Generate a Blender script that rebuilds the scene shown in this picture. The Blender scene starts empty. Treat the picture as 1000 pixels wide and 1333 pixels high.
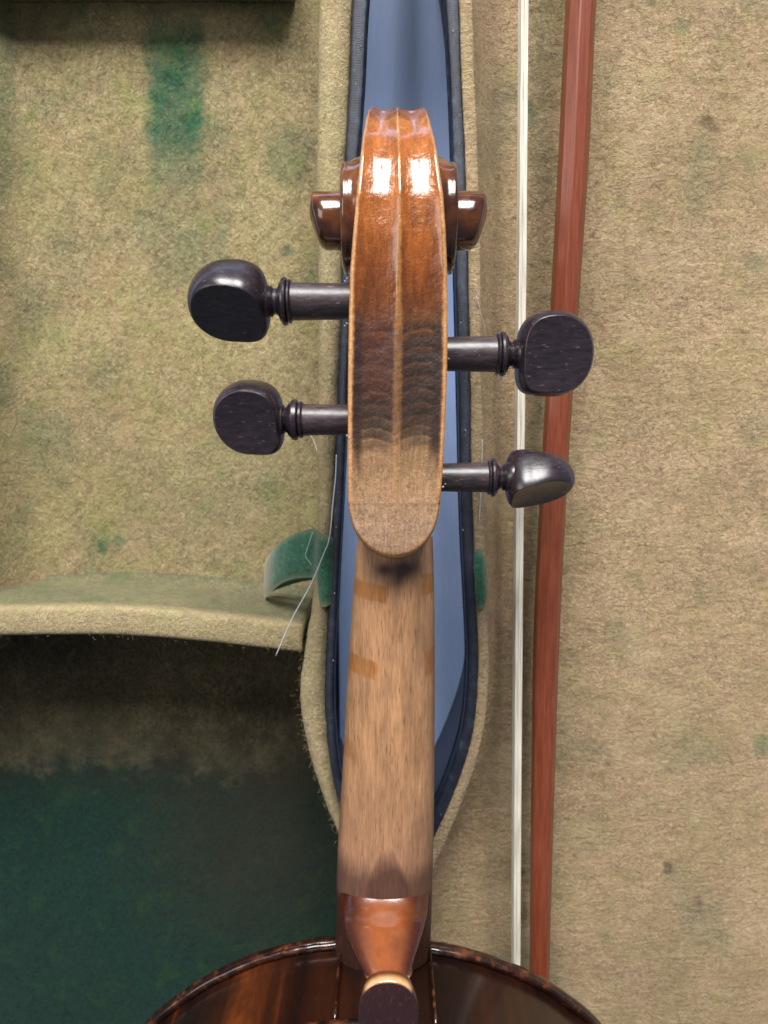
import bpy, bmesh, math, random
import numpy as np
from mathutils import Vector, Matrix

# ------------------------------------------------------------------ camera, world, lamps, exposure
random.seed(7); RNG = np.random.default_rng(7)
S = bpy.context.scene
MM = 0.001
F = 950.0; CU, CV = 500.0, 666.5          # focal length in photo pixels, principal point
TILT = math.radians(7.0); CT, ST = math.cos(TILT), math.sin(TILT)
HC = 318.0                                # camera height over the table, mm

cam_d = bpy.data.cameras.new('camera'); cam = bpy.data.objects.new('camera', cam_d)
S.collection.objects.link(cam); S.camera = cam
cam_d.sensor_fit = 'VERTICAL'; cam_d.sensor_height = 36.0; cam_d.lens = F / 1333.0 * 36.0
cam_d.clip_start = 0.01; cam_d.clip_end = 20.0
cam.location = (0, 0, HC * MM); cam.rotation_euler = (-TILT, 0, 0)
cam_d.dof.use_dof = True; cam_d.dof.focus_distance = 0.212; cam_d.dof.aperture_fstop = 15.0

W = bpy.data.worlds.new('World'); S.world = W; W.use_nodes = True
W.node_tree.nodes['Background'].inputs[0].default_value = (0.66, 0.80, 1.0, 1)
W.node_tree.nodes['Background'].inputs[1].default_value = 0.20

def area(name, loc, target, sx, sy, power, col):
    l = bpy.data.lights.new(name, 'AREA'); l.shape = 'RECTANGLE'; l.size = sx; l.size_y = sy
    l.energy = power; l.color = col
    o = bpy.data.objects.new(name, l); S.collection.objects.link(o); o.location = loc
    o.rotation_euler = (Vector(target) - Vector(loc)).to_track_quat('-Z', 'Y').to_euler()
    return o
# a tall window beyond the scroll end (two casements) and a weak added fill lamp from the left
area('window_light', (-0.46, 1.65, 1.30), (0, 0, 0.05), 0.62, 1.0, 54, (1.0, 0.985, 0.96))
area('window_light', (0.30, 1.65, 1.30), (0, 0, 0.05), 0.62, 1.0, 54, (1.0, 0.985, 0.96))
area('left_fill_light', (-1.5, 0.5, 1.5), (0, 0, 0.05), 1.0, 1.0, 12, (1.0, 0.96, 0.9))

vs = S.view_settings; vs.view_transform = 'Standard'; vs.look = 'None'; vs.exposure = 0.0; vs.gamma = 1.0
S.render.resolution_x, S.render.resolution_y = 768, 1024

# ------------------------------------------------------------------ helpers
def c2w(x, y, d):                 # camera frame (right, up, depth; mm) -> world mm
    return (x, y * CT - d * ST, HC - d * CT - y * ST)
def P(u, v, d):                   # photo pixel at a depth -> world mm
    return c2w((u - CU) * d / F, (CV - v) * d / F, d)
def PZ(u, v, z):                  # photo pixel on the horizontal plane z -> world mm
    d = (HC - z) / (CT + (CV - v) / F * ST)
    return P(u, v, d)
def w2p(X, Y, Z):                 # world mm (arrays) -> photo pixel
    d = (HC - Z) * CT - Y * ST
    y = Y * CT - (Z - HC) * (-ST) * -1.0
    y = Y * CT - (HC - Z) * -ST
    return CU + X / d * F, CV - y / d * F
def lin(*c):
    return tuple(((x / 255.0) / 12.92 if x / 255.0 <= 0.04045 else ((x / 255.0 + 0.055) / 1.055) ** 2.4) for x in c)
def interp(x, pts):
    a = np.array(pts, float); o = np.argsort(a[:, 0]); a = a[o]
    return np.interp(x, a[:, 0], a[:, 1])
def smooth(x, pts):               # monotone-ish cubic (Catmull-Rom / Hermite) interpolation
    a = np.array(pts, float); a = a[np.argsort(a[:, 0])]
    xs, ys = a[:, 0], a[:, 1]; m = np.gradient(ys, xs)
    x = np.asarray(x, float); xc = np.clip(x, xs[0], xs[-1])
    i = np.clip(np.searchsorted(xs, xc) - 1, 0, len(xs) - 2); h = xs[i + 1] - xs[i]; t = (xc - xs[i]) / h
    return ((2*t**3 - 3*t**2 + 1) * ys[i] + (t**3 - 2*t**2 + t) * h * m[i] + (-2*t**3 + 3*t**2) * ys[i + 1] + (t**3 - t**2) * h * m[i + 1])
def sstep(a, b, x):
    t = np.clip((np.asarray(x, float) - a) / (b - a), 0, 1); return t * t * (3 - 2 * t)
_tab = np.random.default_rng(3).random((256, 256))
def vnoise(x, y):
    x = np.asarray(x, float); y = np.asarray(y, float)
    xi = np.floor(x).astype(int); yi = np.floor(y).astype(int); fx = x - xi; fy = y - yi
    fx = fx * fx * (3 - 2 * fx); fy = fy * fy * (3 - 2 * fy)
    g = lambda i, j: _tab[i % 256, j % 256]
    return (g(xi, yi) * (1 - fx) + g(xi + 1, yi) * fx) * (1 - fy) + (g(xi, yi + 1) * (1 - fx) + g(xi + 1, yi + 1) * fx) * fy
def fbm(x, y, o=4):
    s = 0; a = 0.5; n = 0
    for k in range(o):
        s = s + a * vnoise(x * 2**k + 17 * k, y * 2**k + 31 * k); n += a; a *= 0.5
    return s / n

def finish(me, name, mat, parent, smooth_sh=True, auto=None):
    o = bpy.data.objects.new(name, me); S.collection.objects.link(o)
    if mat: me.materials.append(mat)
    if smooth_sh: me.polygons.foreach_set('use_smooth', [True] * len(me.polygons))
    if auto is not None: me.set_sharp_from_angle(angle=math.radians(auto))
    if parent:
        o.parent = parent
        top = parent
        loc = Vector((0, 0, 0))
        while top: loc += top.location; top = top.parent
        me.transform(Matrix.Translation(-loc))
    return o
def mesh_obj(name, verts, faces, mat, parent=None, col=None, smooth_sh=True, auto=None):
    me = bpy.data.meshes.new(name)
    v = np.asarray(verts, float) * MM
    me.from_pydata(v.tolist(), [], faces); me.validate(clean_customdata=False); me.update()
    bm = bmesh.new(); bm.from_mesh(me); bmesh.ops.recalc_face_normals(bm, faces=bm.faces); bm.to_mesh(me); bm.free()
    if col is not None:
        at = me.color_attributes.new('tint', 'FLOAT_COLOR', 'POINT')
        c = np.ones((len(v), 4)); c[:, :3] = np.asarray(col)[:, :3]
        at.data.foreach_set('color', c.ravel())
    return finish(me, name, mat, parent, smooth_sh, auto)
def grid_faces(nr, nc, closed_c=False, cap=False, off=0):
    f = []
    for i in range(nr - 1):
        for j in range(nc if closed_c else nc - 1):
            k = (j + 1) % nc
            f.append((off + i*nc + j, off + i*nc + k, off + (i+1)*nc + k, off + (i+1)*nc + j))
    if cap:
        f.append(tuple(off + j for j in range(nc))); f.append(tuple(off + (nr-1)*nc + j for j in range(nc)))
    return f
def loft(name, rings, mat, parent=None, closed=True, cap=True, col=None, auto=None):
    r = np.array(rings, float); nr, nc = r.shape[:2]
    return mesh_obj(name, r.reshape(-1, 3), grid_faces(nr, nc, closed, cap and closed), mat, parent,
                    None if col is None else np.array(col).reshape(-1, 3), True, auto)
def tube(name, pts, rad, mat, parent=None, n=8):
    pts = [Vector(p) for p in pts]; rings = []
    for i, p in enumerate(pts):
        t = (pts[min(i+1, len(pts)-1)] - pts[max(i-1, 0)]).normalized()
        a = t.cross(Vector((0, 0, 1)));  a = a.normalized() if a.length > 1e-4 else Vector((1, 0, 0))
        b = t.cross(a); r = rad[i] if hasattr(rad, '__len__') else rad
        rings.append([tuple(p + (a*math.cos(2*math.pi*k/n) + b*math.sin(2*math.pi*k/n)) * r) for k in range(n)])
    return loft(name, rings, mat, parent)
def catmull(pts, n=10):
    p = [np.array(q, float) for q in pts]; p = [2*p[0]-p[1]] + p + [2*p[-1]-p[-2]]; out = []
    for i in range(1, len(p)-2):
        for k in range(n):
            t = k / n
            out.append(0.5*((2*p[i]) + (p[i+1]-p[i-1])*t + (2*p[i-1]-5*p[i]+4*p[i+1]-p[i+2])*t*t + (3*p[i]-p[i-1]-3*p[i+1]+p[i+2])*t**3))
    out.append(p[-2]); return out
def empty(name, loc_mm, label, cat):
    o = bpy.data.objects.new(name, None); S.collection.objects.link(o); o.empty_display_size = 0.01
    o.location = Vector(loc_mm) * MM; o['label'] = label; o['category'] = cat; return o

# ------------------------------------------------------------------ materials
class NT:
    def __init__(s, name):
        s.m = bpy.data.materials.new(name); s.m.use_nodes = True; s.t = s.m.node_tree; s.n = s.t.nodes
        s.b = s.n['Principled BSDF']; s.tc = s.n.new('ShaderNodeTexCoord')
    def link(s, a, b): s.t.links.new(a, b)
    def set(s, **k):
        for a, v in k.items():
            i = s.b.inputs[a.replace('_', ' ')]
            if hasattr(v, 'links'): s.link(v, i)
            else: i.default_value = v if not (isinstance(v, tuple) and len(v) == 3) else (*v, 1)
    def val(s, sock, v):
        if hasattr(v, 'links'): s.link(v, sock)
        else: sock.default_value = (*v, 1) if isinstance(v, tuple) and len(v) == 3 and sock.type == 'RGBA' else v
    def noise(s, scale, detail=3, rough=0.6, dist=0.0, stretch=None, out='Fac'):
        n = s.n.new('ShaderNodeTexNoise'); n.inputs['Scale'].default_value = scale; n.inputs['Detail'].default_value = detail
        n.inputs['Roughness'].default_value = rough; n.inputs['Distortion'].default_value = dist
        if stretch:
            mp = s.n.new('ShaderNodeMapping'); mp.inputs['Scale'].default_value = stretch
            s.link(s.tc.outputs['Object'], mp.inputs[0]); s.link(mp.outputs[0], n.inputs[0])
        else: s.link(s.tc.outputs['Object'], n.inputs[0])
        return n.outputs[out]
    def ramp(s, fac, stops):
        r = s.n.new('ShaderNodeValToRGB'); s.link(fac, r.inputs[0]); e = r.color_ramp.elements
        while len(e) < len(stops): e.new(0.5)
        for i, (p, c) in enumerate(stops):
            e[i].position = p; e[i].color = (*c, 1) if isinstance(c, tuple) else (c, c, c, 1)
        return r.outputs[0]
    def mix(s, fac, a, b, mode='MIX'):
        m = s.n.new('ShaderNodeMix'); m.data_type = 'RGBA'; m.blend_type = mode
        s.val(m.inputs[0], fac); s.val(m.inputs[6], a); s.val(m.inputs[7], b); return m.outputs[2]
    def math(s, op, a, b=0.0, clamp=False):
        m = s.n.new('ShaderNodeMath'); m.operation = op; m.use_clamp = clamp; s.val(m.inputs[0], a); s.val(m.inputs[1], b); return m.outputs[0]
    def attr(s, name='tint'):
        a = s.n.new('ShaderNodeAttribute'); a.attribute_name = name; return a
    def bump(s, h, strength, dist):
        b = s.n.new('ShaderNodeBump'); b.inputs['Strength'].default_value = strength; b.inputs['Distance'].default_value = dist
        s.link(h, b.inputs['Height']); s.link(b.outputs[0], s.b.inputs['Normal']); return b
    def sep(s, c):
        n = s.n.new('ShaderNodeSeparateColor'); s.link(c, n.inputs[0]); return n.outputs

def felt_material(name, kind='tray', fuzz=False):
    """faded wool lining: tint.r = green dye left, tint.g = dirt and painted shade, tint.b = pale wear"""
    t = NT(name); ch = t.sep(t.attr().outputs['Color']); lidk = kind == 'lid'
    fib = t.noise(900, 5, 0.70, 1.4); fib2 = t.noise(420, 4, 0.65, 2.0, (0.6, 1.2, 1) if lidk else (1, 0.7, 1)); blot = t.noise(38, 4, 0.6)
    yel = t.noise(95, 3, 0.6, 0.5); spk = t.noise(260, 2, 0.5)
    med = t.noise(230, 4, 0.7, 1.0, (0.6, 1.4, 1) if lidk else (0.9, 1.1, 1)); pink = t.noise(70, 4, 0.65, 0.8); big = t.noise(14, 3, 0.5)
    lo, mi, hi = ((0.145, 0.090, 0.048), (0.350, 0.243, 0.142), (0.61, 0.463, 0.30)) if lidk else ((0.120, 0.086, 0.040), (0.295, 0.229, 0.116), (0.56, 0.462, 0.27))
    base = t.ramp(fib, [(0.30, lo), (0.5, mi), (0.70, hi)])
    base = t.mix(t.ramp(fib2, [(0.38, 0.0), (0.7, 0.35)]), base, (0.47, 0.365, 0.20) if lidk else (0.44, 0.365, 0.205))
    base = t.mix(t.ramp(blot, [(0.42, 0.0), (0.68, 0.38)]), base, (0.27, 0.225, 0.095) if lidk else (0.265, 0.25, 0.085))
    base = t.mix(t.ramp(pink, [(0.48, 0.0), (0.70, 0.40)]), base, (0.36, 0.235, 0.135))
    base = t.mix(t.ramp(yel, [(0.55, 0.0), (0.74, 0.30 if lidk else 0.45)]), base, (0.22, 0.25, 0.075))
    base = t.mix(t.ramp(spk, [(0.68, 0.0), (0.78, 0.35)]), base, (0.12, 0.20, 0.06))
    base = t.mix(1.0, base, t.ramp(med, [(0.30, 0.74), (0.5, 1.0), (0.70, 1.14)]), 'MULTIPLY')
    base = t.mix(1.0, base, t.ramp(big, [(0.35, 0.88), (0.65, 1.08)]), 'MULTIPLY')
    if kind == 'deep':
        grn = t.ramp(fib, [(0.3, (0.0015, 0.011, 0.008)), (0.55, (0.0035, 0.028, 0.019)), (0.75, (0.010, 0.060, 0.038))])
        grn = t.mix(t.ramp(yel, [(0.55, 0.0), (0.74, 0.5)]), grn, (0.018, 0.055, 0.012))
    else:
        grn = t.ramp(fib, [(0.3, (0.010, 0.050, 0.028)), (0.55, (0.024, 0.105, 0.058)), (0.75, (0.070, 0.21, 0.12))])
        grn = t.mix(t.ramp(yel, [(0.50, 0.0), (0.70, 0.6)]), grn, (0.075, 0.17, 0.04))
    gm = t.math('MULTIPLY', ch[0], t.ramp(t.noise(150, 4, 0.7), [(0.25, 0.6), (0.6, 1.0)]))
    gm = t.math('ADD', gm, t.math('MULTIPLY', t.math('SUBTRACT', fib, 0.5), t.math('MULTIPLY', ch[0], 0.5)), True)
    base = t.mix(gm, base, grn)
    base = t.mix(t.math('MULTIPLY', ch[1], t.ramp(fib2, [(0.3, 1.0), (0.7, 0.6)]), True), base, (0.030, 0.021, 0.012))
    base = t.mix(t.math('MULTIPLY', ch[2], 0.7), base, (0.56, 0.44, 0.285))
    t.set(Base_Color=base, Roughness=0.95, Sheen_Weight=0.06, Sheen_Roughness=0.6)
    t.b.inputs['Specular IOR Level'].default_value = 0.08
    if not fuzz:
        h = t.math('ADD', fib, t.math('MULTIPLY', fib2, 0.9)); h = t.math('ADD', h, t.math('MULTIPLY', med, 1.2))
        t.bump(h, 0.9, 0.0006)
    return t.m
M = {}
for k_ in ('tray', 'deep', 'lid'):
    M['felt_' + k_] = felt_material('felt_' + k_, k_); M['fuzz_' + k_] = felt_material('felt_fuzz_' + k_, k_, True)
M['felt'] = M['felt_tray']

def strap_material():
    t = NT('worn_varnish'); a = t.attr(); ch = t.attr('gloss')
    g = t.noise(1500, 3, 0.7, 0, (1, 0.16, 0.3)); sp = t.noise(1900, 2, 0.6)
    c = t.mix(1.0, a.outputs['Color'], t.ramp(g, [(0.3, 0.72), (0.65, 1.12)]), 'MULTIPLY')
    c = t.mix(1.0, c, t.ramp(sp, [(0.35, 0.74), (0.55, 1.05)]), 'MULTIPLY')
    t.set(Base_Color=c)
    gl = t.sep(ch.outputs['Color'])[0]
    rr = t.math('ADD', t.math('MULTIPLY', gl, -0.30), 0.52)
    t.link(t.math('ADD', rr, t.math('MULTIPLY', t.math('SUBTRACT', t.noise(400, 3), 0.5), 0.18)), t.b.inputs['Roughness'])
    t.set(Coat_Weight=gl, Coat_Roughness=0.10)
    h = t.math('ADD', t.math('MULTIPLY', g, 0.5), t.math('MULTIPLY', t.noise(230, 3, 0.6), 2.4))
    t.bump(h, 0.30, 0.0007)
    return t.m
M['strap'] = strap_material()

def varnish_material(name, dark, mid, light, scale, stretch, seed_amt=0.5, rough=0.2, coat=0.7):
    t = NT(name)
    fl = t.noise(scale, 3, 0.55, 0.4, stretch); g = t.noise(900, 3, 0.65, 0, (1, 1, 0.25)); blot = t.noise(55, 3)
    c = t.ramp(fl, [(0.38, dark), (0.54, mid), (0.70, light)])
    c = t.mix(1.0, c, t.ramp(g, [(0.3, 0.78), (0.65, 1.1)]), 'MULTIPLY')
    c = t.mix(t.ramp(blot, [(0.45, 0.0), (0.7, seed_amt)]), c, dark)
    t.set(Base_Color=c, Roughness=rough, Coat_Weight=coat, Coat_Roughness=0.1)
    t.bump(t.math('ADD', t.noise(160, 3, 0.6), t.math('MULTIPLY', g, 0.3)), 0.22, 0.0005)
    return t.m
M['scroll'] = varnish_material('scroll_varnish', lin(58, 28, 14), lin(96, 52, 24), lin(124, 72, 34), 120, (1, 1, 1), 0.4, 0.18)
M['rib'] = varnish_material('rib_varnish', lin(22, 10, 8), lin(48, 22, 11), lin(150, 74, 26), 44, (1, 1, 0.06), 0.6, 0.28, 0.35)
M['plate'] = varnish_material('plate_edge_varnish', lin(24, 12, 10), lin(46, 22, 14), lin(95, 52, 28), 260, (1, 1, 1), 0.5, 0.22)
M['button'] = varnish_material('button_varnish', lin(24, 10, 12), lin(42, 18, 18), lin(58, 26, 22), 300, (1, 0.3, 1), 0.4, 0.3)

def painted_wood(name, rough, coat, gstretch, contrast=0.6):
    t = NT(name); a = t.attr()
    g = t.noise(1000, 4, 0.7, 0, gstretch); pore = t.noise(1700, 2, 0.5, 0, tuple(x * 0.9 for x in gstretch)); bl = t.noise(70, 3, 0.6)
    c = t.mix(1.0, a.outputs['Color'], t.ramp(g, [(0.28, 1 - contrast * 0.55), (0.66, 1.12)]), 'MULTIPLY')
    c = t.mix(t.ramp(pore, [(0.60, 0.0), (0.70, contrast)]), c, lin(96, 62, 50))
    c = t.mix(1.0, c, t.ramp(bl, [(0.3, 0.86), (0.7, 1.08)]), 'MULTIPLY')
    t.set(Base_Color=c, Roughness=rough, Coat_Weight=coat, Coat_Roughness=0.12)
    t.bump(g, 0.15, 0.0003)
    return t.m
M['neck'] = painted_wood('bare_neck_maple', 0.5, 0.0, (1.7, 0.11, 0.6))
M['heel'] = painted_wood('heel_varnish', 0.2, 0.8, (0.6, 0.3, 0.6), 0.25)

def ebony(name, base, light, rough, pores, stretch=(0.25, 1, 1)):
    t = NT(name)
    g = t.noise(900, 3, 0.7, 0, stretch); p = t.noise(2300, 1, 0.5, 0, tuple(x * 0.8 for x in stretch))
    c = t.mix(t.ramp(g, [(0.35, 0.0), (0.7, 1.0)]), base, light)
    c = t.mix(t.ramp(p, [(0.69, 0.0), (0.76, pores)]), c, lin(150, 125, 120))
    t.set(Base_Color=c, Roughness=t.ramp(t.noise(300, 3), [(0.3, rough * 0.8), (0.7, rough * 1.25)]), Coat_Weight=0.35, Coat_Roughness=0.24)
    t.bump(t.math('ADD', g, t.math('MULTIPLY', t.noise(220, 2), 1.5)), 0.12, 0.0004)
    return t.m
M['peg'] = ebony('rosewood_peg', lin(28, 21, 27), lin(48, 36, 42), 0.30, 0.25)
M['shaft'] = ebony('rosewood_shaft', lin(36, 28, 32), lin(76, 60, 62), 0.40, 0.5)
M['board'] = ebony('ebony_fingerboard', lin(18, 15, 16), lin(30, 26, 27), 0.35, 0.1, (1, 0.2, 1))

def cloth_binding():
    t = NT('black_cloth_binding')
    w = t.n.new('ShaderNodeTexWave'); w.wave_type = 'BANDS'; w.bands_direction = 'Y'; w.inputs['Scale'].default_value = 620
    w.inputs['Distortion'].default_value = 0.8; t.link(t.tc.outputs['Object'], w.inputs[0])
    w2 = t.n.new('ShaderNodeTexWave'); w2.bands_direction = 'X'; w2.inputs['Scale'].default_value = 800
    w2.inputs['Distortion'].default_value = 0.8; t.link(t.tc.outputs['Object'], w2.inputs[0])
    n = t.noise(240, 4, 0.65); sp = t.noise(800, 2, 0.5)
    h = t.math('ADD', t.math('MULTIPLY', w.outputs['Fac'], w2.outputs['Fac']), t.math('MULTIPLY', n, 0.8))
    c = t.ramp(n, [(0.3, lin(18, 22, 34)), (0.55, lin(32, 38, 54)), (0.75, lin(62, 70, 88))])
    c = t.mix(t.ramp(sp, [(0.70, 0.0), (0.78, 0.6)]), c, lin(110, 118, 130))
    c = t.mix(t.ramp(t.noise(120, 2), [(0.70, 0.0), (0.78, 0.5)]), c, lin(52, 104, 102))
    t.set(Base_Color=c, Roughness=0.42); t.b.inputs['Specular IOR Level'].default_value = 0.6
    t.bump(h, 0.5, 0.00025)
    return t.m
M['binding'] = cloth_binding()
def shell_cloth():
    t = NT('black_shell_cloth'); n = t.noise(300, 4, 0.7)
    t.set(Base_Color=t.ramp(n, [(0.3, lin(14, 17, 28)), (0.7, lin(40, 46, 62))]), Roughness=0.45)
    t.bump(n, 0.6, 0.0005); return t.m
M['shell'] = shell_cloth()
def table_mat():
    t = NT('pale_blue_table'); n = t.noise(9, 3); f = t.noise(700, 3, 0.6, 0, (1, 0.15, 1))
    c = t.ramp(n, [(0.3, lin(172, 198, 255)), (0.7, lin(186, 210, 255))])
    c = t.mix(1.0, c, t.ramp(f, [(0.3, 0.94), (0.7, 1.03)]), 'MULTIPLY')
    t.set(Base_Color=c, Roughness=0.45); t.bump(f, 0.1, 0.0003); return t.m
M['table'] = table_mat()
def stick_mat():
    t = NT('pernambuco_stick'); g = t.noise(1400, 4, 0.65, 0, (1, 0.05, 1)); b = t.noise(60, 3, 0.5, 0, (1, 0.3, 1))
    c = t.ramp(g, [(0.28, lin(98, 46, 28)), (0.5, lin(120, 59, 37)), (0.72, lin(138, 72, 47))])
    c = t.mix(t.ramp(b, [(0.4, 0.0), (0.7, 0.4)]), c, lin(106, 48, 28))
    t.set(Base_Color=c, Roughness=0.36, Coat_Weight=0.2, Coat_Roughness=0.15); t.bump(g, 0.1, 0.0003); return t.m
M['stick'] = stick_mat()
def hair_mat():
    t = NT('white_horsehair'); g = t.noise(2600, 2, 0.6, 0, (1, 0.02, 1))
    t.set(Base_Color=t.ramp(g, [(0.3, lin(176, 168, 150)), (0.6, lin(222, 216, 202))]), Roughness=0.4); return t.m
M['hair'] = hair_mat()
def thread_mat():
    t = NT('white_nylon_thread'); t.set(Base_Color=lin(205, 210, 218), Roughness=0.3); return t.m
M['thread'] = thread_mat()
def green_mat():
    t = NT('green_ribbon_felt'); f = t.noise(620, 5, 0.72, 1.6); b = t.noise(110, 3); ch = t.sep(t.attr().outputs['Color'])
    c = t.ramp(f, [(0.3, lin(14, 52, 38)), (0.55, lin(36, 98, 72)), (0.75, lin(84, 150, 118))])
    c = t.mix(t.ramp(b, [(0.45, 0.0), (0.75, 0.4)]), c, lin(58, 90, 44))
    c = t.mix(ch[2], c, (0.36, 0.29, 0.17))
    t.set(Base_Color=c, Roughness=0.95, Sheen_Weight=0.3); t.bump(f, 0.9, 0.0006); return t.m
M['green'] = green_mat()
def flake_mat():
    t = NT('pale_lint'); t.set(Base_Color=lin(165, 156, 140), Roughness=0.8); return t.m
M['lint'] = flake_mat()

# ------------------------------------------------------------------ setting: table
ZR = 66.0                       # case rim height
ZF_T, ZF_D, ZF_L = 17.0, 11.0, 36.0   # tray floor, deep body compartment floor, lid floor
YT, YB = 262.0, -560.0
tb = [(-900, -1000), (900, -1000), (900, 700), (-900, 700)]
vt = [(x, y, 0) for x, y in tb] + [(x, y, -30) for x, y in tb]
o = mesh_obj('table_top', vt, [(0,1,2,3), (4,5,6,7), (0,1,5,4), (1,2,6,5), (2,3,7,6), (3,0,4,7)], M['table'], None, smooth_sh=False)
o['kind'] = 'structure'; o['label'] = 'pale blue table top seen through the gap in the case'; o['category'] = 'table'

# ------------------------------------------------------------------ violin case
case = empty('violin_case', (0, 0, 0), 'old open violin case lined with faded green felt, black cloth edges', 'violin case')
def part_empty(name, parent):
    o = bpy.data.objects.new(name, None); S.collection.objects.link(o); o.parent = parent; o.empty_display_size = 0.01; return o

def tint_floor(X, Y, Z, region):
    u, v = w2p(X, Y, Z)
    n1 = fbm(u / 26.0, v / 26.0); n2 = fbm(u / 9.0 + 50, v / 9.0); n3 = fbm(u / 70. + 9, v / 70.)
    g = np.zeros_like(u); dk = np.zeros_like(u); pale = np.zeros_like(u)
    def blob(cu, cv, ru, rv, soft=0.35, jit=0.35):
        q = np.sqrt(((u - cu) / ru) ** 2 + ((v - cv) / rv) ** 2) + (n1 - 0.5) * jit + (n2 - 0.5) * jit * 0.5
        return 1 - sstep(1 - soft, 1 + soft, q)
    def box(u0, u1, v0, v1, s, sv=None):
        sv = sv or s; w = (n2 - 0.5) * s * 0.8
        return sstep(u0 - s/2, u0 + s/2, u + w) * (1 - sstep(u1 - s/2, u1 + s/2, u + w)) * sstep(v0 - sv/2, v0 + sv/2, v + w) * (1 - sstep(v1 - sv/2, v1 + sv/2, v + w))
    if region == 'tray':
        g = np.maximum(g, box(192, 266, 30, 205, 24, 70) * 0.95)
        g = np.maximum(g, box(194, 262, 150, 250, 28, 80) * 0.6)
        g = np.maximum(g, blob(378, 205, 32, 38) * 0.42)
        g = np.maximum(g, blob(374, 327, 8, 8) * 0.75); g = np.maximum(g, blob(290, 307, 8, 12) * 0.5)
        g = np.maximum(g, blob(133, 712, 7, 10) * 0.85); g = np.maximum(g, blob(155, 706, 7, 9) * 0.7)
        g = np.maximum(g, blob(8, 120, 14, 160) * 0.4); g = np.maximum(g, blob(30, 200, 20, 60) * 0.18)
        g = np.maximum(g, blob(320, 640, 90, 60, 0.8) * 0.12)
        g = np.maximum(g, sstep(0.52, 0.75, n3) * 0.34)
        dk = np.maximum(dk, blob(35, 87, 5, 5) * 0.8)
        pale = 0.10 * sstep(0.5, 0.8, fbm(u / 60 + 90, v / 60))
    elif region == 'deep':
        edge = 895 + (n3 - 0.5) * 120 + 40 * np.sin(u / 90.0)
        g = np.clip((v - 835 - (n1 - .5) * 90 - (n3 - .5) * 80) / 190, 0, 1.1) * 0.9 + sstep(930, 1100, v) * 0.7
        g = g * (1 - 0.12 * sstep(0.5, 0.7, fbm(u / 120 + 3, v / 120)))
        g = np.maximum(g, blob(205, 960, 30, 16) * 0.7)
        dk = 0.7 * blob(340, 1090, 130, 120, 0.9) + 0.93 * (1 - sstep(915, 1080, v + (n1 - .5) * 50))  # partition's shadow painted into the felt, plus a soft dark patch
    elif region == 'lid':
        g = np.maximum(g, sstep(0.6, 0.78, n3) * 0.24)
        g = np.maximum(g, box(690, 716, -60, 260, 20, 120) * 0.3)
        g = np.maximum(g, box(690, 706, 500, 760, 14, 120) * 0.35)
        g = np.maximum(g, blob(690, 150, 7, 22) * 0.6); g = np.maximum(g, blob(888, 36, 12, 10) * 0.4)
        g = np.maximum(g, blob(660, 140, 20, 40, 0.7) * 0.35)
        g = np.maximum(g, blob(985, 342, 14, 14) * 0.4); g = np.maximum(g, blob(992, 972, 12, 14) * 0.6)
        dk = np.maximum(dk, blob(920, 158, 10, 8) * 0.6); dk = np.maximum(dk, blob(931, 168, 6, 7) * 0.6)
        for a, b, r in ((869, 1130, 6), (908, 1177, 4), (680, 1135, 5), (681, 1168, 5), (681, 1194, 6), (935, 1222, 4), (792, 994, 3), (848, 4, 4)):
            dk = np.maximum(dk, blob(a, b, r, r * 1.3) * 0.8)
        dk = np.maximum(dk, 0.28 * box(628, 690, 700, 1500, 40, 300))  # shadow band along the lid wall painted into the felt
        pale = 0.22 * sstep(0.5, 0.75, fbm(u / 55 + 90, v / 55))
    return np.stack([g, dk, pale], -1)

# rim outlines read off the photograph at rim height (pixel rows -> X as a function of Y); unseen top end pinched to shade the table
def curve_at_rim(pts, z=ZR):
    w = [PZ(u, v, z) for v, u in pts]; return sorted((p[1], p[0]) for p in w)
tray_in = curve_at_rim([(-260,430),(-100,419),(0,414),(100,412),(300,411),(400,413),(500,413),(600,412),(700,412),(790,405),(850,395),(900,389),(950,393),(1000,405),(1050,422),(1100,444),(1140,462),(1180,474),(1240,480),(1400,480),(2600,470)])
tray_mid = curve_at_rim([(-260,480),(-100,466),(0,459),(100,455),(200,450),(300,446),(400,444),(500,441),(600,437),(700,432),(800,428),(900,424),(950,426),(1000,431),(1050,442),(1100,460),(1140,476),(1180,486),(1240,491),(1400,492),(2600,486)])
tray_out = curve_at_rim([(-260,506),(-100,489),(0,479),(100,474),(200,467),(300,461),(400,457),(500,453),(600,449),(700,444),(800,439),(900,435),(950,437),(1000,442),(1050,454),(1100,474),(1140,490),(1180,499),(1240,503),(1400,504),(2600,500)])
lid_out = curve_at_rim([(-260,548),(-100,570),(0,580),(150,588),(300,592),(500,597),(700,602),(800,607),(850,609),(900,608),(950,602),(1000,588),(1050,568),(1100,544),(1140,526),(1180,514),(1240,508),(1400,507),(2600,503)])
lid_mid = curve_at_rim([(-260,568),(-100,589),(0,598),(100,601),(200,606),(300,609),(400,611),(500,613),(600,614),(700,617),(800,621),(850,623),(900,622),(950,617),(1000,604),(1050,585),(1100,562),(1140,542),(1180,530),(1240,522),(1400,520),(2600,518)])
lid_in = curve_at_rim([(-260,588),(-100,608),(0,616),(100,619),(200,623),(300,626),(400,627),(500,628),(600,630),(700,632),(800,636),(850,637),(900,636),(950,631),(1000,619),(1050,601),(1100,580),(1140,562),(1180,550),(1240,543),(1400,540),(2600,540)])
Ys = np.concatenate([np.linspace(YT, -30, 190), np.linspace(-31, -190, 140), np.linspace(-192, YB, 60)])
wob = (fbm(Ys / 9.0, Ys * 0 + 4) - 0.5) * 1.1 + (fbm(Ys / 2.5, Ys * 0 + 9) - 0.5) * 0.5
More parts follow.
